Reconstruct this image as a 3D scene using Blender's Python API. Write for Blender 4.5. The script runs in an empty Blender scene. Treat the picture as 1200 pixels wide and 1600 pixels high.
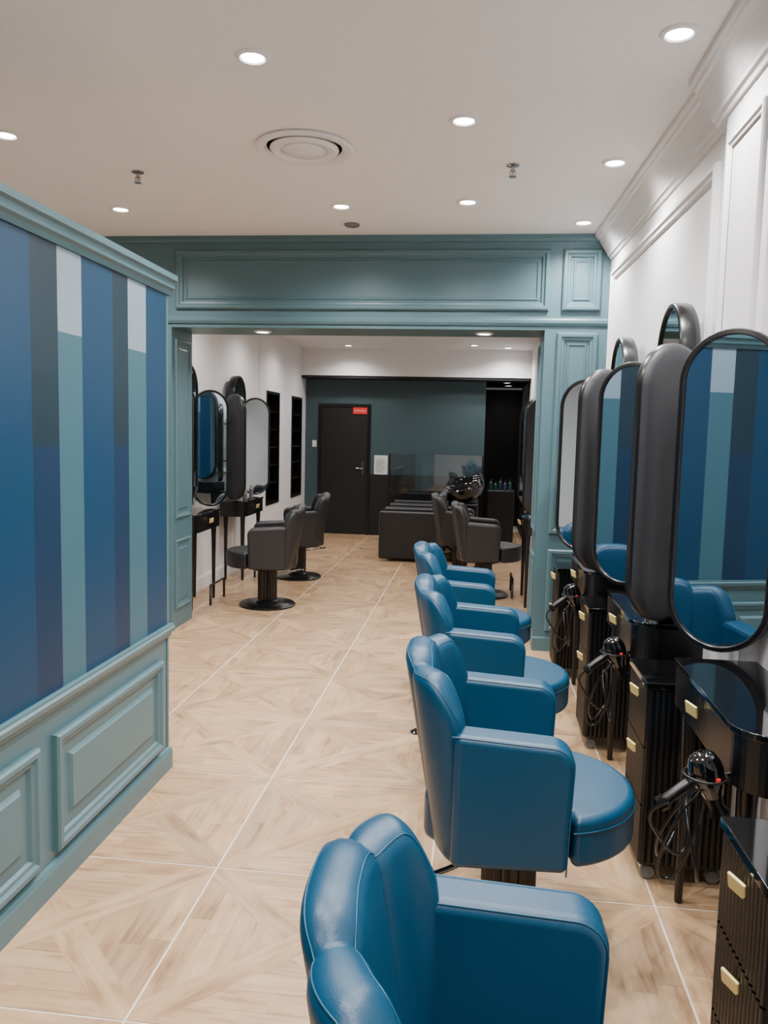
import bpy, math, random
import bmesh
from mathutils import Matrix, Vector
random.seed(7)
COL=bpy.context.scene.collection
CEIL=3.16
LP=2.55
# ------------------------------------------------------------ materials
def s2l(c):
    return tuple(((v/255)/12.92 if v/255<=0.04045 else ((v/255+0.055)/1.055)**2.4) for v in c)
def mat(name,rgb,rough=0.5,metal=0.0,coat=0.0,noise=0.04,nscale=20,bump=0.0,bscale=200,spec=0.5,emit=None,estr=0):
    m=bpy.data.materials.new(name);m.use_nodes=True;nt=m.node_tree;b=nt.nodes["Principled BSDF"]
    c=s2l(rgb)
    b.inputs["Roughness"].default_value=rough;b.inputs["Metallic"].default_value=metal
    b.inputs["Coat Weight"].default_value=coat;b.inputs["Specular IOR Level"].default_value=spec
    tc=nt.nodes.new("ShaderNodeTexCoord");n=nt.nodes.new("ShaderNodeTexNoise");n.inputs["Scale"].default_value=nscale;n.inputs["Detail"].default_value=3
    nt.links.new(tc.outputs["Object"],n.inputs["Vector"])
    mx=nt.nodes.new("ShaderNodeMix");mx.data_type='RGBA'
    mx.inputs[6].default_value=(*[v*(1-noise) for v in c],1);mx.inputs[7].default_value=(*[min(1,v*(1+noise)) for v in c],1)
    nt.links.new(n.outputs["Fac"],mx.inputs[0]);nt.links.new(mx.outputs[2],b.inputs["Base Color"])
    if bump>0:
        n2=nt.nodes.new("ShaderNodeTexNoise");n2.inputs["Scale"].default_value=bscale;nt.links.new(tc.outputs["Object"],n2.inputs["Vector"])
        bp=nt.nodes.new("ShaderNodeBump");bp.inputs["Strength"].default_value=bump;bp.inputs["Distance"].default_value=0.002
        nt.links.new(n2.outputs["Fac"],bp.inputs["Height"]);nt.links.new(bp.outputs[0],b.inputs["Normal"])
    if emit:
        b.inputs["Emission Color"].default_value=(*s2l(emit),1);b.inputs["Emission Strength"].default_value=estr
    return m
M={}
M['white']=mat("white_paint",(229,228,229),0.42)
M['ceil']=mat("ceiling_paint",(236,234,233),0.6)
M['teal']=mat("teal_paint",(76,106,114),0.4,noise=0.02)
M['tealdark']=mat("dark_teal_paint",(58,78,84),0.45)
M['s_blue']=mat("stripe_blue",(0,52,82),0.42,noise=0.0)
M['s_navy']=mat("stripe_petrol",(12,40,53),0.42,noise=0.0)
M['s_navy2']=mat("stripe_navy",(4,40,69),0.42,noise=0.0)
M['s_pale']=mat("stripe_pale",(130,146,158),0.42,noise=0.0)
M['s_teal']=mat("stripe_teal",(54,92,106),0.42,noise=0.0)
M['blue']=mat("blue_leather",(0,60,88),0.38,noise=0.05,bump=0.2,bscale=350)
M['bluelight']=mat("blue_piping",(5,68,95),0.42)
M['blackl']=mat("black_leather",(32,32,34),0.42,bump=0.2,bscale=350)
M['blackp']=mat("black_piping",(40,40,42),0.42)
M['black']=mat("black_satin",(10,10,12),0.3)
M['gloss']=mat("black_gloss",(8,8,10),0.06,coat=0.5)
M['matte']=mat("black_matte",(11,11,12),0.6)
M['shell']=mat("mirror_back_grey",(40,41,46),0.48)
M['mirror']=mat("mirror_glass",(180,194,202),0.012,metal=1.0,noise=0.0)
M['chrome']=mat("chrome",(165,165,170),0.18,metal=1.0)
M['brass']=mat("brass_tab",(232,214,138),0.35,metal=0.0)
M['grey']=mat("grey_metal",(110,110,112),0.4)
M['red']=mat("red_sign",(205,30,30),0.5,emit=(205,30,30),estr=0.3)
M['paper']=mat("paper",(220,220,220),0.7)
M['ink']=mat("ink",(90,90,90),0.7)
M['grout']=mat("grout",(220,208,194),0.7)
M['emit']=mat("lamp_glow",(255,255,255),0.5,emit=(255,252,246),estr=26)
M['green']=mat("green_bottle",(24,70,62),0.3)
M['violet']=mat("violet_bottle",(70,50,110),0.3)
def glass():
    m=bpy.data.materials.new("partition_glass");m.use_nodes=True;nt=m.node_tree;nt.nodes.clear()
    o=nt.nodes.new("ShaderNodeOutputMaterial");t=nt.nodes.new("ShaderNodeBsdfTransparent");g=nt.nodes.new("ShaderNodeBsdfGlossy")
    t.inputs[0].default_value=(.8,.84,.85,1);g.inputs["Roughness"].default_value=.03;mx=nt.nodes.new("ShaderNodeMixShader");mx.inputs[0].default_value=.12
    nt.links.new(t.outputs[0],mx.inputs[1]);nt.links.new(g.outputs[0],mx.inputs[2]);nt.links.new(mx.outputs[0],o.inputs[0]);return m
M['glass']=glass()
def wood():
    m=bpy.data.materials.new("oak_parquet");m.use_nodes=True;nt=m.node_tree;b=nt.nodes["Principled BSDF"]
    uv=nt.nodes.new("ShaderNodeUVMap");mp=nt.nodes.new("ShaderNodeMapping");mp.inputs["Scale"].default_value=(3,38,1)
    nt.links.new(uv.outputs[0],mp.inputs[0])
    n=nt.nodes.new("ShaderNodeTexNoise");n.inputs["Scale"].default_value=1.0;n.inputs["Detail"].default_value=6;n.inputs["Roughness"].default_value=.65;n.inputs["Distortion"].default_value=.6
    nt.links.new(mp.outputs[0],n.inputs["Vector"])
    mp2=nt.nodes.new("ShaderNodeMapping");mp2.inputs["Scale"].default_value=(5,12,1);nt.links.new(uv.outputs[0],mp2.inputs[0])
    n2=nt.nodes.new("ShaderNodeTexNoise");n2.inputs["Scale"].default_value=1;n2.inputs["Detail"].default_value=3;nt.links.new(mp2.outputs[0],n2.inputs["Vector"])
    r=nt.nodes.new("ShaderNodeValToRGB");e=r.color_ramp.elements
    e[0].position=.33;e[0].color=(*s2l((138,106,76)),1);e[1].position=.66;e[1].color=(*s2l((196,165,130)),1)
    x=e.new(.48);x.color=(*s2l((180,146,111)),1)
    ad=nt.nodes.new("ShaderNodeMath");ad.operation='MULTIPLY_ADD';ad.inputs[1].default_value=.5
    nt.links.new(n2.outputs["Fac"],ad.inputs[0])
    ml=nt.nodes.new("ShaderNodeMath");ml.operation='MULTIPLY';ml.inputs[1].default_value=.5;nt.links.new(n.outputs["Fac"],ml.inputs[0]);nt.links.new(ml.outputs[0],ad.inputs[2])
    nt.links.new(ad.outputs[0],r.inputs[0])
    at=nt.nodes.new("ShaderNodeAttribute");at.attribute_name="tint"
    mx=nt.nodes.new("ShaderNodeMix");mx.data_type='RGBA';mx.blend_type='MULTIPLY';mx.inputs[0].default_value=1
    nt.links.new(r.outputs[0],mx.inputs[6]);nt.links.new(at.outputs["Color"],mx.inputs[7]);nt.links.new(mx.outputs[2],b.inputs["Base Color"])
    b.inputs["Roughness"].default_value=.34
    return m
M['wood']=wood()
# ------------------------------------------------------------ helpers
def empty(name,loc=(0,0,0),rz=0,parent=None):
    o=bpy.data.objects.new(name,None);COL.objects.link(o);o.location=loc;o.rotation_euler=(0,0,rz);o.parent=parent;o.empty_display_size=.1;return o
def mesh(name,V,F,mats,smooth=False,fm=None):
    me=bpy.data.meshes.new(name);me.from_pydata([tuple(v) for v in V],[],F)
    if not isinstance(mats,(list,tuple)):mats=[mats]
    for m in mats:me.materials.append(m)
    if fm:
        for p,i in zip(me.polygons,fm):p.material_index=i
    if smooth:
        for p in me.polygons:p.use_smooth=True
    me.update();return me
def link(name,me,parent=None,loc=(0,0,0),rot=(0,0,0),bevel=0,seg=3,fixn=True):
    if fixn:
        bm=bmesh.new();bm.from_mesh(me);bmesh.ops.recalc_face_normals(bm,faces=bm.faces);bm.to_mesh(me);bm.free()
    o=bpy.data.objects.new(name,me);COL.objects.link(o);o.parent=parent;o.location=loc;o.rotation_euler=rot
    if bevel>0:
        for p in me.polygons:p.use_smooth=True
        b=o.modifiers.new("bevel","BEVEL");b.width=bevel;b.segments=seg;b.limit_method='ANGLE';b.angle_limit=math.radians(40);b.harden_normals=True
    return o
def boxdata(x0,x1,y0,y1,z0,z1,off=0):
    V=[(x0,y0,z0),(x1,y0,z0),(x1,y1,z0),(x0,y1,z0),(x0,y0,z1),(x1,y0,z1),(x1,y1,z1),(x0,y1,z1)]
    F=[(0,3,2,1),(4,5,6,7),(0,1,5,4),(1,2,6,5),(2,3,7,6),(3,0,4,7)]
    return V,[tuple(i+off for i in f) for f in F]
def box(name,x0,x1,y0,y1,z0,z1,m,parent=None,bevel=0,seg=3,rot=(0,0,0),loc=(0,0,0)):
    V,F=boxdata(x0,x1,y0,y1,z0,z1);return link(name,mesh(name,V,F,m),parent,loc,rot,bevel,seg)
def boxes(name,L,m,parent=None,bevel=0):
    V=[];F=[]
    for b in L:
        v,f=boxdata(*b,off=len(V));V+=v;F+=f
    return link(name,mesh(name,V,F,m),parent,bevel=bevel)
def lathe(name,prof,m,parent=None,n=40,loc=(0,0,0),rot=(0,0,0),smooth=True,flute=0,amp=0,sx=1,sy=1):
    V=[];F=[]
    for r,z in prof:
        for i in range(n):
            a=2*math.pi*i/n;rr=r
            if flute:rr=r*(1-amp*(0.5+0.5*math.cos(flute*a)))
            V.append((rr*math.cos(a)*sx,rr*math.sin(a)*sy,z))
    for k in range(len(prof)-1):
        for i in range(n):
            j=(i+1)%n;F.append((k*n+i,k*n+j,(k+1)*n+j,(k+1)*n+i))
    if prof[0][0]>1e-4:F.append(tuple(range(n-1,-1,-1)))
    if prof[-1][0]>1e-4:F.append(tuple((len(prof)-1)*n+i for i in range(n)))
    me=mesh(name,V,F,m,smooth)
    o=link(name,me,parent,loc,rot)
    if smooth:
        b=o.modifiers.new("es","EDGE_SPLIT");b.split_angle=math.radians(35)
    return o
def prism(name,pts,z0,z1,m,parent=None,bevel=0,seg=3,loc=(0,0,0),rot=(0,0,0)):
    n=len(pts);V=[(x,y,z0) for x,y in pts]+[(x,y,z1) for x,y in pts]
    F=[tuple(range(n-1,-1,-1)),tuple(range(n,2*n))]+[(i,(i+1)%n,n+(i+1)%n,n+i) for i in range(n)]
    return link(name,mesh(name,V,F,m),parent,loc,rot,bevel,seg)
def curve(name,pts,r,m,parent=None,cyc=False,smooth=True,res=6):
    cu=bpy.data.curves.new(name,'CURVE');cu.dimensions='3D';cu.bevel_depth=r;cu.bevel_resolution=3;cu.resolution_u=res
    sp=cu.splines.new('NURBS' if smooth else 'POLY');sp.points.add(len(pts)-1)
    for p,q in zip(sp.points,pts):p.co=(*q,1)
    if smooth:sp.order_u=min(4,len(pts));sp.use_endpoint_u=True
    sp.use_cyclic_u=cyc;cu.use_fill_caps=True
    cu.materials.append(m);o=bpy.data.objects.new(name,cu);COL.objects.link(o);o.parent=parent;return o
def frame(name,o,u,v,n,w,h,prof,m,parent=None,cap=True):
    """mitred moulding: prof list of (inset,height)"""
    o=Vector(o);u=Vector(u);v=Vector(v);n=Vector(n);V=[];F=[]
    for d,t in prof:
        for a,b in ((d,d),(w-d,d),(w-d,h-d),(d,h-d)):V.append(o+u*a+v*b+n*t)
    for k in range(len(prof)-1):
        for i in range(4):
            j=(i+1)%4;F.append((4*k+i,4*k+j,4*k+4+j,4*k+4+i))
    if cap:
        k=len(prof)-1;F.append((4*k,4*k+1,4*k+2,4*k+3))
    me=mesh(name,V,F,m)
    ob=link(name,me,parent,fixn=False)
    bm=bmesh.new();bm.from_mesh(me);bmesh.ops.recalc_face_normals(bm,faces=bm.faces)
    f=bm.faces[:] ;f.sort(key=lambda q:q.calc_area());
    if f[-1].normal.dot(n)<0:bmesh.ops.reverse_faces(bm,faces=bm.faces)
    bm.to_mesh(me);bm.free();return ob
def sweep(name,p0,p1,nrm,prof,m,parent=None):
    """extrude profile [(out,z)] along p0->p1 (2D), closed polygon"""
    n=Vector((nrm[0],nrm[1],0)).normalized();k=len(prof);V=[]
    for p in (p0,p1):
        for a,z in prof:V.append((p[0]+n.x*a,p[1]+n.y*a,z))
    F=[(i,(i+1)%k,k+(i+1)%k,k+i) for i in range(k)]+[tuple(range(k)),tuple(range(2*k-1,k-1,-1))]
    return link(name,mesh(name,V,F,m),parent)
SMALL=[(0,0),(0,.012),(.006,.018),(.018,.018),(.024,.01),(.034,.009),(.038,.003),(.07,.003),(.08,.011),(.085,.011)]
# ------------------------------------------------------------ ROOM SHELL
def wx(y):return 1.04-.03*(y-2.6)
BACKY=12.9;LX=-2.82;RX=.78
S=.805;X0=-.927;Y0=1.986
def clip(poly,a,b,c):
    out=[]
    for i in range(len(poly)):
        p=poly[i];q=poly[(i+1)%len(poly)];dp=a*p[0]+b*p[1]-c;dq=a*q[0]+b*q[1]-c
        if dp>=0:out.append(p)
        if dp*dq<0:
            t=dp/(dp-dq);out.append((p[0]+t*(q[0]-p[0]),p[1]+t*(q[1]-p[1])))
    return out
V=[];F=[];UV=[];TC=[];FM=[]
def addp(poly,cx,cy,ang,tint,mi=0):
    if len(poly)<3:return
    k=len(V);ox,oy=random.random()*50,random.random()*50
    ca,sa=math.cos(ang),math.sin(ang)
    for x,y in poly:
        V.append((cx+x,cy+y,0));UV.append((x*ca+y*sa+ox,-x*sa+y*ca+oy));TC.append(tint)
    F.append(tuple(range(k,k+len(poly))));FM.append(mi)
def tint():
    t=random.uniform(.80,1.08);w=random.uniform(-.03,.03);return (t*(1+w),t,t*(1-w*1.5),1)
hs=S/2-.0035;bw=.05
for i in range(-4,4):
    for j in range(-5,15):
        cx=X0+(i+.5)*S;cy=Y0+(j+.5)*S
        if cx>1.6:continue
        sq=[(-hs,-hs),(hs,-hs),(hs,hs),(-hs,hs)]
        r2=math.sqrt(.5)
        d1=clip(clip(sq,r2,-r2,-bw),-r2,r2,-bw)
        addp(d1,cx,cy,math.pi/4,tint())
        d2=clip(clip(sq,r2,r2,-bw),-r2,-r2,-bw)
        for s in (1,-1):addp(clip(d2,s*r2,-s*r2,bw),cx,cy,-math.pi/4,tint())
        for q in range(4):
            dx,dy=[(1,0),(0,1),(-1,0),(0,-1)][q]
            tri=clip(clip(sq,dx*r2-dy*r2,dy*r2+dx*r2,bw),dx*r2+dy*r2,dy*r2-dx*r2,bw)
            lo=bw*1.414;step=(hs-lo)/4
            for s in range(4):
                pl=clip(clip(tri,dx,dy,lo+s*step+(0.0004 if s else -.01)),-dx,-dy,-(lo+(s+1)*step-.0004))
                if len(pl)<3:continue
                L=random.uniform(-.12,.12)*(s+1)/4
                a,b=-dy,dx
                if s>=2:
                    addp(clip(pl,a,b,L+.0004),cx,cy,math.atan2(b,a),tint());addp(clip(pl,-a,-b,-L+.0004),cx,cy,math.atan2(b,a),tint())
                else:addp(pl,cx,cy,math.atan2(b,a),tint())
me=mesh("floor",V,F,[M['wood']],fm=FM)
uvl=me.uv_layers.new(name="UVMap");ca=me.color_attributes.new("tint",'FLOAT_COLOR','POINT')
for l in me.loops:uvl.data[l.index].uv=UV[l.vertex_index]
for i,c in enumerate(TC):ca.data[i].color=c
fl=empty("floor")
link("parquet_tiles",me,fl,fixn=False,loc=(0,0,0))
box("floor_slab",-4.15,1.7,-2.6,15.2,-.12,-.0015,M['grout'],fl)
ce=empty("ceiling")
box("ceiling_front",-4.15,1.5,-2.6,6.7,CEIL,CEIL+.1,M['ceil'],ce)
box("ceiling_rear",-4.15,1.5,6.7,BACKY+.1,2.98,3.1,M['ceil'],ce)
box("wall_front",-4.15,1.5,-2.7,-2.6,0,CEIL,M['white'])
box("wall_left",-4.25,-4.15,-2.6,6.2,0,CEIL,M['white'])
r=empty("wall_right")
V=[(wx(-2.6),-2.6,0),(wx(6.2),6.2,0),(wx(6.2)+.3,6.2,0),(wx(-2.6)+.2,-2.6,0)]
V=V+[(a,b,CEIL) for a,b,_ in V]
link("wall_body",mesh("wall_body",V,[(0,1,2,3),(4,5,6,7),(0,1,5,4),(1,2,6,5),(2,3,7,6),(3,0,4,7)],M['white']),r)
tr=empty("trim_1")
corn=[(0,2.97),(.012,2.97),(.018,2.99),(.03,2.995),(.035,3.01),(.05,3.035),(.075,3.07),(.09,3.095),(.095,3.11),(.11,3.115),(.115,3.13),(.13,3.135),(.13,CEIL),(0,CEIL)]
sweep("cornice",(wx(-2.6),-2.6),(wx(6.18),6.18),(-1,0),corn,M['white'],tr)
pw=.06
V,F_=boxdata(wx(3.2)-pw,wx(3.2)+.05,2.95,3.52,0,2.99)
link("pilaster",mesh("pilaster",V,F_,M['white']),r,bevel=.004)
sweep("cornice_return",(wx(3.2)-pw,2.95-.12),(wx(3.2)-pw,3.52+.12),(-1,0),corn,M['white'],tr)
frame("pilaster_panel",(wx(3.2)-pw,3.45,1.0),(0,-1,0),(0,0,1),(-1,0,0),.43,1.85,SMALL[:7],M['white'],tr,cap=False)
def wallframe(y0,y1,z0,z1):
    a=Vector((wx(y1),y1,z0));b=Vector((wx(y0),y0,z0));u=(b-a).normalized();n=Vector((-1,-.03,0)).normalized()
    frame("wall_moulding",a,u,(0,0,1),n,(b-a).length,z1-z0,[(0,0),(0,.02),(.01,.03),(.028,.03),(.036,.02),(.055,.016),(.062,0)],M['white'],tr,cap=False)
wallframe(3.72,6.05,1.02,2.86);wallframe(.6,2.8,1.02,2.86)
bb=empty("baseboard_right")
sweep("wall_base",(wx(-2.6),-2.6),(wx(6.18),6.18),(-1,0),[(0,0),(.02,0),(.02,.11),(.012,.13),(0,.13)],M['white'],bb)
# left partition
PX=-1.46
p=empty("wall_partition")
box("partition_body",PX-.16,PX,-2.6,3.62,0,2.31,M['teal'],p)
cap=[(0,2.27),(.012,2.27),(.018,2.29),(.03,2.30),(.034,2.325),(.045,2.335),(.045,2.36),(0,2.36)]
sweep("cap_moulding",(PX,-2.6),(PX,3.66),(1,0),cap,M['teal'],p)
box("cap_top",PX-.2,PX,-2.6,3.66,2.311,2.36,M['teal'],p)
rail=[(0,.655),(.012,.655),(.016,.675),(.03,.68),(.034,.70),(.026,.708),(.026,.716),(0,.716)]
sweep("chair_rail",(PX,-2.6),(PX,3.65),(1,0),rail,M['teal'],p)
sweep("partition_skirting",(PX,-2.6),(PX,3.64),(1,0),[(0,0),(.022,0),(.022,.085),(.014,.1),(0,.105)],M['teal'],p)
box("end_trim",PX-.16,PX+.004,3.62,3.64,.0,2.31,M['teal'],p)
y=3.53
for k in range(5):
    frame("wainscot_panel",(PX,y-.96,.135),(0,1,0),(0,0,1),(1,0,0),.96,.43,[(0,0),(0,.02),(.008,.028),(.024,.028),(.034,.018),(.048,.016),(.056,.004),(.10,.004),(.115,.018),(.12,.018)],M['teal'],p);y-=1.07
edges=[3.62,3.39,3.21,3.07,2.82,2.65,2.48]
kinds=['b','l','d','b','l','d']
yy=2.48
while yy>-2.5:
    for k,wd in (('b',.28),('l',.18),('d',.165),('b',.25),('l',.17),('d',.17)):
        kinds.append(k);yy-=wd;edges.append(max(yy,-2.59))
        if yy<-2.5:break
V=[];F=[];fm=[]
def quad(y0,y1,z0,z1,mi):
    v,f=boxdata(PX,PX+.004,y1,y0,z0,z1,off=len(V));V.extend(v);F.extend(f);fm.extend([mi]*6)
for i,k in enumerate(kinds):
    a,b=edges[i],edges[i+1]
    if k=='b':quad(a,b,.716,2.27,0)
    elif k=='d':quad(a,b,1.58,2.27,1);quad(a,b,.716,1.58,2)
    else:quad(a,b,1.98,2.27,3);quad(a,b,.716,1.98,4)
link("striped_mural",mesh("striped_mural",V,F,[M['s_blue'],M['s_navy'],M['s_navy2'],M['s_pale'],M['s_teal']],fm=fm),p,fixn=False)
# portal wall
PY=6.2;PD=.46;JL=-2.45;JR=.47;HZ=2.46
w=empty("wall_portal")
box("portal_left",-4.15,JL,PY,PY+PD,0,CEIL,M['teal'],w)
box("portal_right",JR,1.35,PY,PY+PD,0,CEIL,M['teal'],w)
box("portal_header",JL,JR,PY,PY+PD,HZ,CEIL,M['teal'],w)
fp=[(0,0),(0,.02),(.01,.03),(.03,.03),(.04,.018),(.055,.016),(.062,.004),(.075,.004),(.082,.012),(.09,.012),(.096,.004)]
frame("header_panel",(-2.41,PY,2.60),(1,0,0),(0,0,1),(0,-1,0),2.90,.45,fp,M['teal'],w)
frame("corner_panel",(.585,PY,2.60),(1,0,0),(0,0,1),(0,-1,0),.28,.45,fp,M['teal'],w)
for z0,z1 in ((.92,2.44),(.16,.80)):
    frame("column_panel",(.56,PY,z0),(1,0,0),(0,0,1),(0,-1,0),.30,z1-z0,fp,M['teal'],w)
    frame("jamb_panel",(JL,PY+.40,z0),(0,-1,0),(0,0,1),(1,0,0),.34,z1-z0-.06,SMALL,M['teal'],w)
    frame("jamb_panel_r",(JR,PY+.06,z0),(0,1,0),(0,0,1),(-1,0,0),.34,z1-z0-.06,SMALL,M['teal'],w)
sweep("header_ledge",(-4.1,PY),(.925,PY),(0,-1),[(0,2.49),(.012,2.49),(.022,2.51),(.022,2.53),(.012,2.545),(0,2.545)],M['teal'],w)
sweep("header_crown",(-4.1,PY),(.925,PY),(0,-1),[(0,3.11),(.01,3.11),(.018,3.13),(.018,CEIL),(0,CEIL)],M['teal'],w)
sweep("column_skirting",(JR,PY),(.925,PY),(0,-1),[(0,0),(.02,0),(.02,.1),(0,.11)],M['teal'],w)
def niche_wall():
    e=empty("wall_rear_left")
    ys=[PY+PD,10.45,11.15,11.9,12.6,BACKY]
    L=[]
    for i in range(5):
        if i in (1,3):
            L+=[(LX-.2,LX,ys[i],ys[i+1],0,.65),(LX-.2,LX,ys[i],ys[i+1],2.2,2.98),(LX-.2,LX-.16,ys[i],ys[i+1],.65,2.2)]
        else:L.append((LX-.2,LX,ys[i],ys[i+1],0,2.98))
    boxes("wall_body",L,M['white'],e)
    for a,b in ((10.45,11.15),(11.9,12.6)):
        s=empty("display_shelf",(0,0,0))
        L=[(LX-.155,LX+.01,a+.002,a+.04,.652,2.198),(LX-.155,LX+.01,b-.04,b-.002,.652,2.198),(LX-.155,LX+.01,a+.04,b-.04,.652,.69),(LX-.155,LX+.01,a+.04,b-.04,2.16,2.198),(LX-.155,LX-.14,a+.04,b-.04,.69,2.16)]
        for k in range(1,6):
            z=.69+k*.245;L.append((LX-.14,LX-.005,a+.04,b-.04,z,z+.018))
        boxes("shelf_unit",L,M['black'],s)
    sweep("base_trim",(LX,PY+PD),(LX,BACKY),(1,0),[(0,0),(.02,0),(.02,.12),(.01,.14),(0,.14)],M['white'],e)
    frame("rear_wall_moulding",(LX,7.0,1.0),(0,1,0),(0,0,1),(1,0,0),3.1,1.85,[(0,0),(0,.012),(.01,.02),(.03,.02),(.04,0)],M['white'],e,cap=False)
niche_wall()
box("wall_rear_right",RX,1.2,PY+PD,15.1,0,2.98,M['white'])
b=empty("wall_back")
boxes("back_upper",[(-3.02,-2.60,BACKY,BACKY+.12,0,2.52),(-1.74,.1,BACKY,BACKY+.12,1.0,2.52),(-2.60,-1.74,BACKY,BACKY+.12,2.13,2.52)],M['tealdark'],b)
box("back_lower",-1.74,.1,BACKY,BACKY+.12,0,1.0,M['matte'],b)
box("soffit",LX,RX,BACKY-.35,BACKY,2.56,2.98,M['white'],b)
box("soffit_black_strip",LX,RX,BACKY-.33,BACKY+.12,2.52,2.56,M['matte'],b)  # matt black strip running below the white soffit
boxes("corridor",[(.1,RX,15.0,15.1,0,2.52),(.0,.1,BACKY+.12,15.1,0,2.52),(.1,RX,BACKY+.12,15.1,2.56,2.66),(RX-.02,RX,BACKY,15.0,0,2.52)],M['matte'],b)
d=empty("door_1")
box("door_leaf",-2.55,-1.79,BACKY-.005,BACKY+.05,.01,2.08,M['matte'],d)
boxes("door_frame",[(-2.60,-2.55,BACKY-.02,BACKY+.08,0,2.13),(-1.79,-1.74,BACKY-.02,BACKY+.08,0,2.13),(-2.55,-1.79,BACKY-.02,BACKY+.08,2.08,2.13)],M['black'],d)
box("handle_plate",-1.88,-1.84,BACKY-.013,BACKY-.005,.98,1.2,M['chrome'],d)
curve("lever",[(-1.86,BACKY-.01,1.09),(-1.86,BACKY-.05,1.09),(-1.87,BACKY-.055,1.09),(-1.97,BACKY-.055,1.09)],.009,M['chrome'],d,smooth=False)
def text(body,size,loc,rot,m,parent,name="lettering"):
    cu=bpy.data.curves.new(name,"FONT");cu.body=body;cu.size=size;cu.align_x='CENTER';cu.align_y='CENTER';cu.extrude=.001;cu.materials.append(m)
    o=bpy.data.objects.new(name,cu);COL.objects.link(o);o.location=loc;o.rotation_euler=rot;o.parent=parent
s=empty("no_exit_sign")
box("sign_plate",-2.03,-1.80,BACKY-.02,BACKY-.006,1.97,2.075,M['red'],s)
text("SANS ISSUE",.036,(-1.915,BACKY-.022,2.022),(math.pi/2,0,0),M['paper'],s)
s=empty("light_switch");box("plate",-2.70,-2.63,BACKY-.015,BACKY-.001,1.42,1.53,M['paper'],s,bevel=.004);box("rocker",-2.685,-2.645,BACKY-.02,BACKY-.014,1.45,1.50,M['white'],s)
s=empty("notice_paper");box("sheet",-1.67,-1.45,BACKY-.004,BACKY-.001,.98+.02,1.31,M['paper'],s)
boxes("printed_lines",[(-1.64,-1.48-random.random()*.06,BACKY-.0055,BACKY-.004,z/1000,z/1000+.006) for z in range(1040,1260,22)],M['ink'],s)
s=empty("glass_screen")
box("glass_pane",-1.35,.08,12.3,12.312,.75,1.36,M['glass'],s)
boxes("pane_posts",[(-1.36,-1.34,12.29,12.32,0,1.36),(.07,.09,12.29,12.32,0,1.36),(-1.34,.07,12.29,12.32,0,.75)],M['black'],s)
# ------------------------------------------------------------ CEILING FIXTURES
def downlight(x,y,z=CEIL,power=55,lamp=True,r=.055):
    e=empty("recessed_downlight",(x,y,z))
    lathe("trim_ring",[(r*.86,-.004),(r*.98,-.010),(r*1.25,-.006),(r*1.32,-.0005),(r*.86,-.0005)],M['white'],e,n=32)
    lathe("lamp_disc",[(0.0001,-.0045),(r*.86,-.0045),(r*.86,-.001)],M['emit'],e,n=28)
    if lamp:
        li=bpy.data.lights.new("downlight","SPOT");li.energy=power*LP;li.spot_size=math.radians(150);li.spot_blend=.9;li.shadow_soft_size=.06;li.color=(1,.975,.952)
        o=bpy.data.objects.new("downlight_lamp",li);COL.objects.link(o);o.parent=e;o.location=(0,0,-.03)
for x,y in [(.69,3.22),(.69,4.63),(.68,5.86),(-.12,4.0),(-.12,5.34),(-.96,3.3),(-.96,5.41),(-2.5,4.06),(-2.51,5.43),(.69,1.8),(-.12,2.6),(-.12,1.1),(-.96,1.6),(.69,.3),(-.6,-.6),(-2.5,2.4)]:
    downlight(x,y)
for x,y in [(-1.77,6.43),(.02,6.43)]:downlight(x,y,HZ,20)
for x,y in [(-2.2,7.6),(-2.2,9.2),(-2.2,10.8),(.3,8.0),(.3,9.6),(-1.0,8.6),(-1.0,10.4),(-2.0,12.1),(-.1,11.9),(.4,12.2)]:downlight(x,y,2.98,28)
for x,y in [(.45,13.6),(.5,14.4)]:downlight(x,y,2.56,3)
s=empty("ceiling_vent",(-.97,4.32,CEIL))
lathe("diffuser_ring",[(.255,-.001),(.262,-.012),(.25,-.022),(.215,-.018),(.20,-.004),(.20,-.001)],M['white'],s,n=56)
lathe("inner_cone",[(.180,-.004),(.184,-.014),(.165,-.03),(.13,-.022),(.125,-.006)],M['white'],s,n=56)
lathe("center_cone",[(.105,-.004),(.108,-.018),(.085,-.034),(.0001,-.040)],M['white'],s,n=56)
lathe("throat",[(.20,-.002),(.0001,-.002)],M['shell'],s,n=56)
for x,y in [(-2.05,4.67),(.14,4.65)]:
    s=empty("fire_sprinkler",(x,y,CEIL))
    lathe("escutcheon",[(.036,-.0005),(.036,-.006),(.02,-.012),(.012,-.014),(.012,-.035),(.006,-.037),(.006,-.05)],M['chrome'],s,n=20)
    curve("frame_arms",[(-.012,0,-.03),(-.02,0,-.045),(-.004,0,-.062),(.004,0,-.062),(.02,0,-.045),(.012,0,-.03)],.003,M['chrome'],s)
    lathe("deflector",[(.0001,-.062),(.022,-.062),(.022,-.065),(.0001,-.065)],M['chrome'],s,n=16)
s=empty("smoke_detector",(-.96,5.87,CEIL));lathe("detector_body",[(.055,-.001),(.055,-.012),(.04,-.02),(.0001,-.022)],M['grey'],s)
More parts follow.
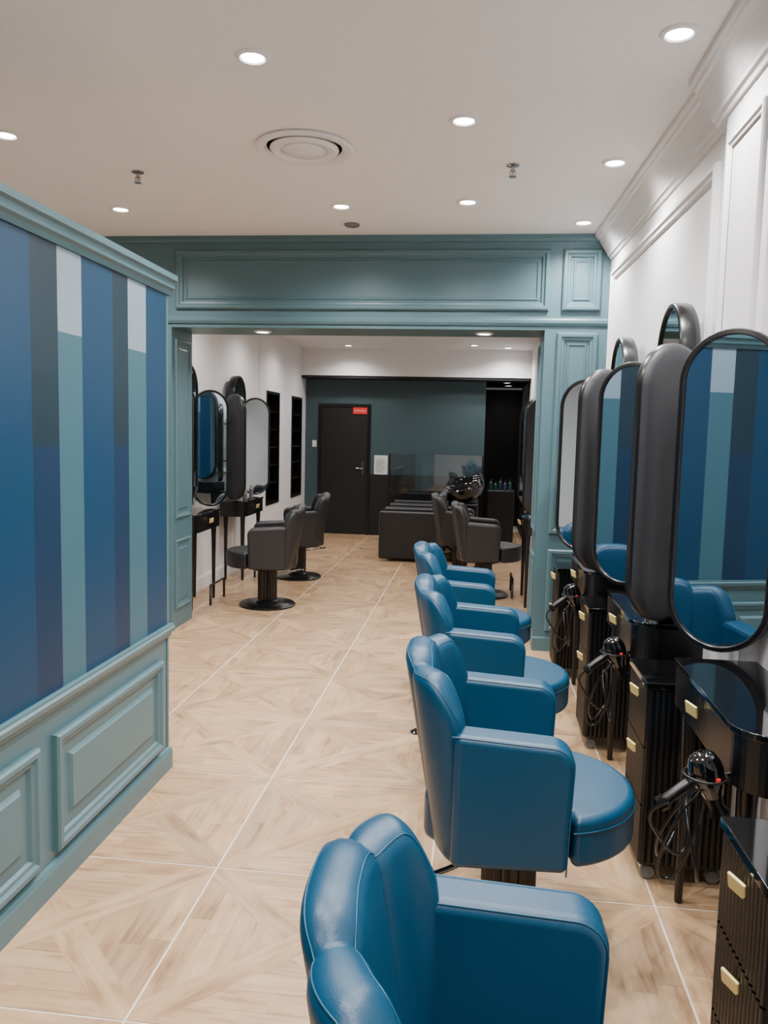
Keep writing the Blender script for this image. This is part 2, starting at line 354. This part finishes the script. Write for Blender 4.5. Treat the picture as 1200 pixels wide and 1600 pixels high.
# ------------------------------------------------------------ CHAIRS
def lobes(th):
    a=abs(math.degrees(th))
    if a<27:
        t=a/27;return .978-.040*t**3.5,max(0,1-t**5)
    t=(a-56)/29
    z=.945-.007*abs(t)**3 if t<0 else .945-.03*t**3-.10*t**1.8
    return z,max(0,1-abs(t)**5)
def bpos(th,r_,z):
    lean=.10*(z-.40)/.55-.05
    c=max(0,math.cos(th));s_=math.sin(th);sg=1 if s_>0 else -1
    return (-.135-(.128+r_+lean)*(c**.68),(.268+r_+.012*(z-.4))*sg*abs(s_)**.88,z)
def bthk(bul):return .070+.028*bul
def back_mesh(m):
    V=[];F=[];N=110;T=math.radians(85)
    for i in range(N+1):
        th=-T+2*T*i/N
        zt,bul=lobes(th);z0=.385;thk=bthk(bul)
        prof=[];nz=10;R_=.038
        for k in range(nz+1):
            z=z0+.02+(zt-z0-.02-R_)*k/nz;prof.append((thk/2,z))
        for k in range(1,8):
            a=math.pi*k/8;prof.append((thk/2*math.cos(a),zt-R_+R_*math.sin(a)))
        for k in range(nz+1):
            z=z0+.02+(zt-z0-.02-R_)*(nz-k)/nz;prof.append((-thk/2,z))
        prof+=[(-thk/2+.01,z0),(thk/2-.01,z0)]
        K=len(prof)
        for r_,z in prof:V.append(bpos(th,r_,z))
    for i in range(N):
        for k in range(K):
            F.append((i*K+k,i*K+(k+1)%K,(i+1)*K+(k+1)%K,(i+1)*K+k))
    F.append(tuple(range(K)));F.append(tuple(N*K+k for k in range(K-1,-1,-1)))
    return mesh("chair_back",V,F,m,True)
def chair_parts(lea,pip):
    tmp=[]
    tmp.append(link("backrest",back_mesh(lea)))
    for s in (-1,1):
        th=s*math.radians(27);zt,_b=lobes(th);h_=bthk(0)/2-.0008
        for sg in (1,-1):
            tmp.append(curve("channel_seam",[bpos(th,sg*h_,.43+(zt-.045-.43)*k/6) for k in range(7)],.002,pip,smooth=False))
    for sg in (1,-1):
        pts=[]
        for i in range(61):
            th=-math.radians(83)+2*math.radians(83)*i/60;zt,bul=lobes(th);a=math.radians(38 if sg>0 else 142)
            pts.append(bpos(th,bthk(bul)/2*math.cos(a),zt-.038+.038*math.sin(a)))
        tmp.append(curve("crown_seam",pts,.0016,pip,smooth=False))
    for s,nm in ((1,"arm_left"),(-1,"arm_right")):
        ya,yb=(.228,.338) if s>0 else (-.338,-.228)
        pts=[(-.19,.385),(.150,.395)]
        cx,cz,rr_=.095,.708,.066
        for k in range(9):
            a=math.radians(90*k/8);pts.append((cx+rr_*math.cos(a),cz+rr_*math.sin(a)))
        pts+=[(-.19,.790)]
        n=len(pts);V=[(x,ya,z) for x,z in pts]+[(x,yb,z) for x,z in pts]
        F=[tuple(range(n)),tuple(range(2*n-1,n-1,-1))]+[(i,(i+1)%n,n+(i+1)%n,n+i) for i in range(n)]
        ob=link(nm,mesh(nm,V,F,lea),bevel=.024,seg=5);tmp.append(ob)
        for yq in (ya+.007,yb-.007):
            tmp.append(curve(nm+"_piping",[(x-.005,yq,z-.006) for x,z in pts[1:]],.0024,pip,smooth=False))
    out=[(-.28,-.16),(-.22,-.222),(.16,-.228)]
    R=.295
    for k in range(25):
        a=math.radians(-76+152*k/24);out.append((.095+R*math.cos(a),R*math.sin(a)))
    out+=[(.16,.228),(-.22,.222),(-.28,.16)]
    tmp.append(prism("seat",out,.385,.54,lea,bevel=.034,seg=5))
    tmp.append(curve("seat_seam",[(x+(.001 if x>.16 else 0),y*1.003,.498) for x,y in out[3:-3]],.003,pip,smooth=False))
    tmp.append(lathe("seat_plate",[(.14,.345),(.17,.36),(.17,.384)],M['black'],n=32,loc=(0,0,0)))
    tmp.append(lathe("pump_column",[(.092,.03),(.092,.34)],M['black'],n=96,flute=16,amp=.13))
    tmp.append(lathe("column_collar",[(.11,.028),(.11,.045),(.09,.06)],M['black'],n=32))
    tmp.append(lathe("base_disc",[(.262,.001),(.268,.006),(.268,.016),(.255,.026),(.10,.034),(.0001,.034)],M['black'],n=56))
    tmp.append(curve("pump_lever",[(-.08,-.05,.30),(-.18,-.16,.29),(-.27,-.24,.30)],.009,M['chrome']))
    tmp.append(lathe("lever_pad",[(.0001,0),(.03,.004),(.034,.012),(.02,.02),(.0001,.021)],M['gloss'],n=20,loc=(-.30,-.26,.29),rot=(0,0,.7),sx=1.5))
    return tmp
def place(name,parts,loc,rz,first):
    e=empty(name,loc,rz)
    for o in parts:
        if first:o.parent=e
        else:
            c=o.copy();COL.objects.link(c);c.parent=e
    return e
pb=chair_parts(M['blue'],M['bluelight'])
for i,(x,y,a) in enumerate([(.118,1.18,1),(.15,2.57,0),(.08,3.80,0),(-.02,5.0,-1)]):
    place("styling_chair",pb,(x,y,0),math.radians(a),i==0)
pk=chair_parts(M['blackl'],M['blackp'])
for i,(x,y,a) in enumerate([(-1.95,7.33,190),(-2.0,8.85,196),(.1,8.3,0),(-.17,9.45,0)]):
    place("styling_chair",pk,(x,y,0),math.radians(a),i==0)
# ------------------------------------------------------------ STATIONS
def pill(w,h,d,n=20):
    w-=2*d;h-=2*d;r_=w/2;c=h/2-r_;o=[]
    for k in range(n+1):
        a=math.pi*k/n;o.append((r_*math.cos(a),c+r_*math.sin(a)))
    for k in range(n+1):
        a=math.pi+math.pi*k/n;o.append((r_*math.cos(a),-c+r_*math.sin(a)))
    return o
def pill_mirror(name,w,h,depth,parent,loc,rz):
    L=[(.07,depth+.012),(.03,depth+.008),(.008,depth-.004),(0,depth-.02),(0,0),(.004,-.008),(.018,-.010),(.022,-.006),(.022,.002)]
    V=[];F=[];fm=[];K=None
    for d,y in L:
        o=pill(w,h,d);K=len(o);V+=[(a,y,b) for a,b in o]
    for q in range(len(L)-1):
        for k in range(K):
            F.append((q*K+k,q*K+(k+1)%K,(q+1)*K+(k+1)%K,(q+1)*K+k));fm.append(1 if q<3 else 0)
    F.append(tuple(range(K)));fm.append(1)
    F.append(tuple((len(L)-1)*K+k for k in range(K)));fm.append(2)
    me=mesh(name,V,F,[M['black'],M['shell'],M['mirror']],fm=fm)
    for p_ in me.polygons:
        if len(p_.vertices)==4:p_.use_smooth=True
    o=link(name,me,parent,loc,(0,0,rz));b=o.modifiers.new("es","EDGE_SPLIT");b.split_angle=math.radians(40);return o
def fluted_panel(name,p0,p1,z0,z1,m,parent,nrm,pitch=.022,dep=.008):
    p0=Vector(p0);p1=Vector(p1);L=(p1-p0).length;u=(p1-p0)/L;n=Vector(nrm);k=max(2,int(L/pitch));V=[];F=[]
    pts=[]
    for i in range(k):
        for q in range(5):
            a=math.pi*q/5;t=(i+q/5)*L/k;pts.append(p0+u*t+n*dep*math.sin(a))
    pts.append(p1)
    for z in (z0,z1):
        for q in pts:V.append((q.x,q.y,z))
    K=len(pts);F=[(i,i+1,K+i+1,K+i) for i in range(K-1)]
    return link(name,mesh(name,V,F,m),parent,fixn=False)
def hair_dryer(x,y,z,s):
    e=empty("hair_dryer",(x,y,z))
    R_=(0,math.radians(160*s),math.radians(15))
    lathe("motor_housing",[(.0001,-.055),(.02,-.054),(.036,-.045),(.046,-.02),(.048,.0),(.044,.03),(.034,.055),(.028,.075)],M['gloss'],e,n=28,rot=R_)
    curve("handle",[(-.02*s,0,-.02),(-.07*s,-.015,-.05),(-.115*s,-.02,-.09)],.017,M['black'],e)
    lathe("handle_end",[(.0001,-.01),(.021,-.008),(.022,.012),(.016,.02)],M['gloss'],e,n=20,loc=(-.12*s,-.02,-.094),rot=(0,math.radians(55*s),0))
    lathe("nozzle",[(.028,.07),(.024,.10),(.022,.115),(.034,.135),(.030,.135),(.02,.115)],M['black'],e,n=24,rot=R_,sy=.55)
    box("switch_button",-.006,.006,-.004,.004,-.008,.008,M['red'],e,bevel=.002,loc=(.02*s,-.046,-.01))
    curve("cord",[(-.125*s,-.02,-.10),(-.16*s,-.0,-.14),(-.12*s,.04,-.20),(-.06*s,.10,-.30),(-.0*s,.14,-.33),(.0*s,.16,-.22),(-.01*s,.10,-.12),(-.04*s,.04,-.10),(-.05*s,-.04,-.16),(-.02*s,-.06,-.28),(.0*s,.02,-.36),(.0*s,.06,-.20),(.01*s,.05,-.05)],.0045,M['black'],e,res=10)
    curve("cord_loop",[(.01*s,.03,-.06),(-.06*s,.0,-.12),(-.11*s,.06,-.28),(-.08*s,.14,-.44),(.0*s,.10,-.34),(.01*s,.02,-.08)],.0045,M['black'],e,res=10)
    curve("cord_tail",[(.0*s,.03,-.05),(-.05,.16,-.20),(-.08*s,.26,-.38),(-.02*s,.36,-.48),(.04*s,.44,-.40)],.004,M['black'],e,res=10)
    curve("holder_ring",[(.060*math.cos(a)*s,.060*math.sin(a),-.012) for a in [math.pi*2*k/16 for k in range(16)]],.004,M['black'],e,cyc=True)
def station(wallx,cy,s,wl=.16,cab=True,dry=True,so=.13,mc=None,fo=.39,dry_y=-.32):
    def X(l):return wallx-s*l
    if mc is None:mc=cy
    e=empty("triple_mirror",(0,0,0))
    rz=-math.pi/2 if s>0 else math.pi/2
    pill_mirror("centre_mirror",.48,1.36,.075,e,(X(so),mc,1.592),rz)
    A=37
    rf=math.radians(-A) if s>0 else math.radians(A);rn=math.radians(-180+A) if s>0 else math.radians(180-A)
    pill_mirror("wing_far",.37,1.15,.05,e,(X(wl),cy+fo,1.472),rf)
    pill_mirror("wing_near",.37,1.15,.05,e,(X(wl),mc-fo,1.472),rn)
    for y_,sg in ((mc-fo,-1),(cy+fo,1)):
        for z in (1.2,1.75):
            curve("wall_bracket",[(X(wl-.045),y_+sg*.045,z),(X(.01),y_+sg*.045,z)],.012,M['black'],e,smooth=False)
    box("wall_mount",min(X(.012),X(so-.02)),max(X(.012),X(so-.02)),mc-.12,mc+.12,1.2,1.9,M['black'],e)
    t=empty("vanity_table",(0,0,0))
    y0,y1=cy-.43,cy+.33;D=.33
    pts=[(.04,y0),(.04,y1),(D-.01,y1)]+[(D-.11+.11*math.cos(a),y0+.11-.11*math.sin(a)) for a in [math.pi/2*k/10 for k in range(11)]]
    P=[(X(a),b) for a,b in pts]
    prism("table_top",P,.865,.885,M['gloss'],t,bevel=.003)
    pin=[(X(a-.012 if a>.1 else a),b) for a,b in pts]
    prism("drawer_body",pin,.715,.864,M['black'],t)
    fluted_panel("drawer_flutes",(X(D-.023),y0+.10,0),(X(D-.023),y1-.004,0),.72,.86,M['black'],t,(-s,0,0))
    box("brass_pull",-.004,.004,-.024,.024,-.024,.024,M['brass'],t,bevel=.003,rot=(math.radians(14),math.radians(-22*s),math.radians(28*s)),loc=(X(D+.006),cy+.02,.80))
    for ly in (y0+.09,y1-.05):
        lathe("leg",[(.012,.0),(.014,.01),(.022,.60),(.026,.70),(.026,.715)],M['black'],t,n=16,loc=(X(D-.06),ly,0))
        lathe("leg_back",[(.012,.0),(.014,.01),(.022,.60),(.026,.70),(.026,.715)],M['black'],t,n=16,loc=(X(.075),ly,0))
    if dry:
        curve("dryer_holder",[(X(D-.03),cy+dry_y+.0,.74),(X(D-.005),cy+dry_y,.735)],.007,M['black'],t,smooth=False)
        hair_dryer(X(D+.05),cy+dry_y,.74,s)
    if cab:cabinet(X(.065),cy+.375,s)
def cabinet(xw,y0,s,D=.335):
    c=empty("storage_trolley",(0,0,0));y1=y0+.33;x1=xw-s*D
    a,b=min(xw,x1),max(xw,x1)
    box("cabinet_body",a+.01,b-.01,y0+.01,y1-.01,.075,.745,M['black'],c)
    box("cabinet_top",a,b,y0,y1,.746,.772,M['gloss'],c,bevel=.003)
    for z0,z1 in ((.08,.30),(.306,.52),(.526,.742)):
        fluted_panel("drawer_front",(x1+s*.01,y0+.01,0),(x1+s*.01,y1-.01,0),z0,z1,M['black'],c,(-s,0,0))
        if z0!=.08:box("brass_pull",-.004,.004,-.024,.024,-.024,.024,M['brass'],c,bevel=.003,rot=(math.radians(14),math.radians(-22*s),math.radians(28*s)),loc=(x1-s*.008,(y0+y1)/2,z1-.05))
    fluted_panel("side_flutes",(a+.01,y0+.01,0),(b-.01,y0+.01,0),.08,.742,M['black'],c,(0,-1,0))
    for xx in (a+.05,b-.05):
        for yc in (y0+.05,y1-.05):
            lathe("caster",[(.0001,-.012),(.024,-.012),(.028,-.006),(.028,.006),(.024,.012),(.0001,.012)],M['grey'],c,n=18,loc=(xx,yc,.029),rot=(math.pi/2,0,0))
            lathe("caster_stem",[(.01,.05),(.01,.076)],M['black'],c,n=10,loc=(xx,yc,0))
station(wx(2.55),2.55,1,.17,so=.14,mc=2.14)
station(wx(3.82),3.82,1,.235,so=.15)
station(wx(5.08),5.08,1,.27,so=.13)
cabinet(wx(1.6)-.11,1.56,1,.36)
for cy in (7.25,8.85):station(LX,cy,-1,.20,cab=False,dry=False,so=.12)
station(RX,8.1,1,.20,cab=False,dry=False,so=.12)
for x,y in ((.40,8.35),(-2.45,7.35),(-2.45,8.85)):
    f=empty("foot_rest");curve("footrest_bar",[(x,y-.2,.012),(x,y-.2,.2),(x,y+.2,.2),(x,y+.2,.012)],.012,M['black'],f,smooth=False)
for k,y in enumerate((10.55,11.2,11.85)):
    e=empty("backwash_unit",(-.35,y,0))
    box("seat_block",-.85,-.25,-.22,.22,.10,.46,M['blackl'],e,bevel=.05)
    box("arm_panel",-.90,-.05,-.30,-.23,.03,.66,M['blackl'],e,bevel=.03)
    box("arm_panel_far",-.90,-.05,.23,.30,.03,.66,M['blackl'],e,bevel=.03)
    box("backrest",-.06,.06,-.22,.22,-.02,.55,M['blackl'],e,bevel=.045,rot=(0,math.radians(22),0),loc=(-.26,0,.40))
    box("pedestal",.02,.38,-.16,.16,.005,.78,M['black'],e,bevel=.03)
    lathe("basin",[(.10,.0),(.17,.03),(.23,.10),(.25,.16),(.235,.165),(.21,.11),(.14,.04),(.0001,.03)],M['gloss'],e,n=36,loc=(.2,0,.79),rot=(0,math.radians(-12),0),sx=1.1)
    curve("tap",[(.40,0,.90),(.40,0,1.05),(.36,0,1.09),(.30,0,1.06)],.012,M['chrome'],e)
    curve("shower_hose",[(.40,.03,.90),(.46,.06,.98),(.44,.12,1.10),(.36,.14,1.12),(.30,.16,1.02)],.01,M['black'],e)
c=empty("back_counter")
box("counter_body",.16,.56,11.9,12.3,0,.86,M['black'],c,bevel=.01)
for i in range(5):
    e=empty("shampoo_bottle",(.21+.07*i,12.0,.861));h=(1,.8,1.1,.9,1)[i]
    lathe("bottle_body",[(.022,.001),(.024,.01),(.024,.11*h),(.012,.125*h),(.012,.14*h)],M['violet'] if i==3 else M['green'],e,n=16)
    lathe("bottle_cap",[(.013,.14*h),(.013,.165*h),(.0001,.165*h)],M['black'],e,n=12)
for i,(x,y,h) in enumerate([(-2.6,9.0,.14),(-2.64,8.9,.11),(-2.6,8.75,.09)]):
    e=empty("product_bottle",(x,y,.886));lathe("bottle",[(.025,0),(.026,h*.7),(.01,h*.85),(.01,h)],M['grey'],e,n=16)
# ------------------------------------------------------------ re-centre group origins
bpy.context.view_layer.update()
for e in [o for o in COL.objects if o.type=='EMPTY' and o.parent is None and o.location.length<1e-6]:
    pts=[c.matrix_world@Vector(q) for c in e.children for q in c.bound_box]
    if not pts:continue
    lo=[min(p_[i] for p_ in pts) for i in range(3)];hi=[max(p_[i] for p_ in pts) for i in range(3)]
    o=Vector(((lo[0]+hi[0])/2,(lo[1]+hi[1])/2,lo[2]));e.location=o
    for c in e.children:c.location=c.location-o
# ------------------------------------------------------------ WORLD + CAMERA
wd=bpy.data.worlds.new("World");bpy.context.scene.world=wd;wd.use_nodes=True
wd.node_tree.nodes["Background"].inputs[0].default_value=(.8,.85,.9,1);wd.node_tree.nodes["Background"].inputs[1].default_value=.1
cam=bpy.data.cameras.new("cam");co=bpy.data.objects.new("camera",cam);COL.objects.link(co)
cam.sensor_fit='VERTICAL';cam.sensor_height=24;cam.lens=24*1245/1600;cam.clip_start=.05
Rm=Matrix.Rotation(.115,4,'Z')@Matrix.Rotation(math.pi/2-.097,4,'X')@Matrix.Rotation(.0236,4,'Z')
co.matrix_world=Matrix.Translation((0,0,1.65))@Rm
bpy.context.scene.camera=co
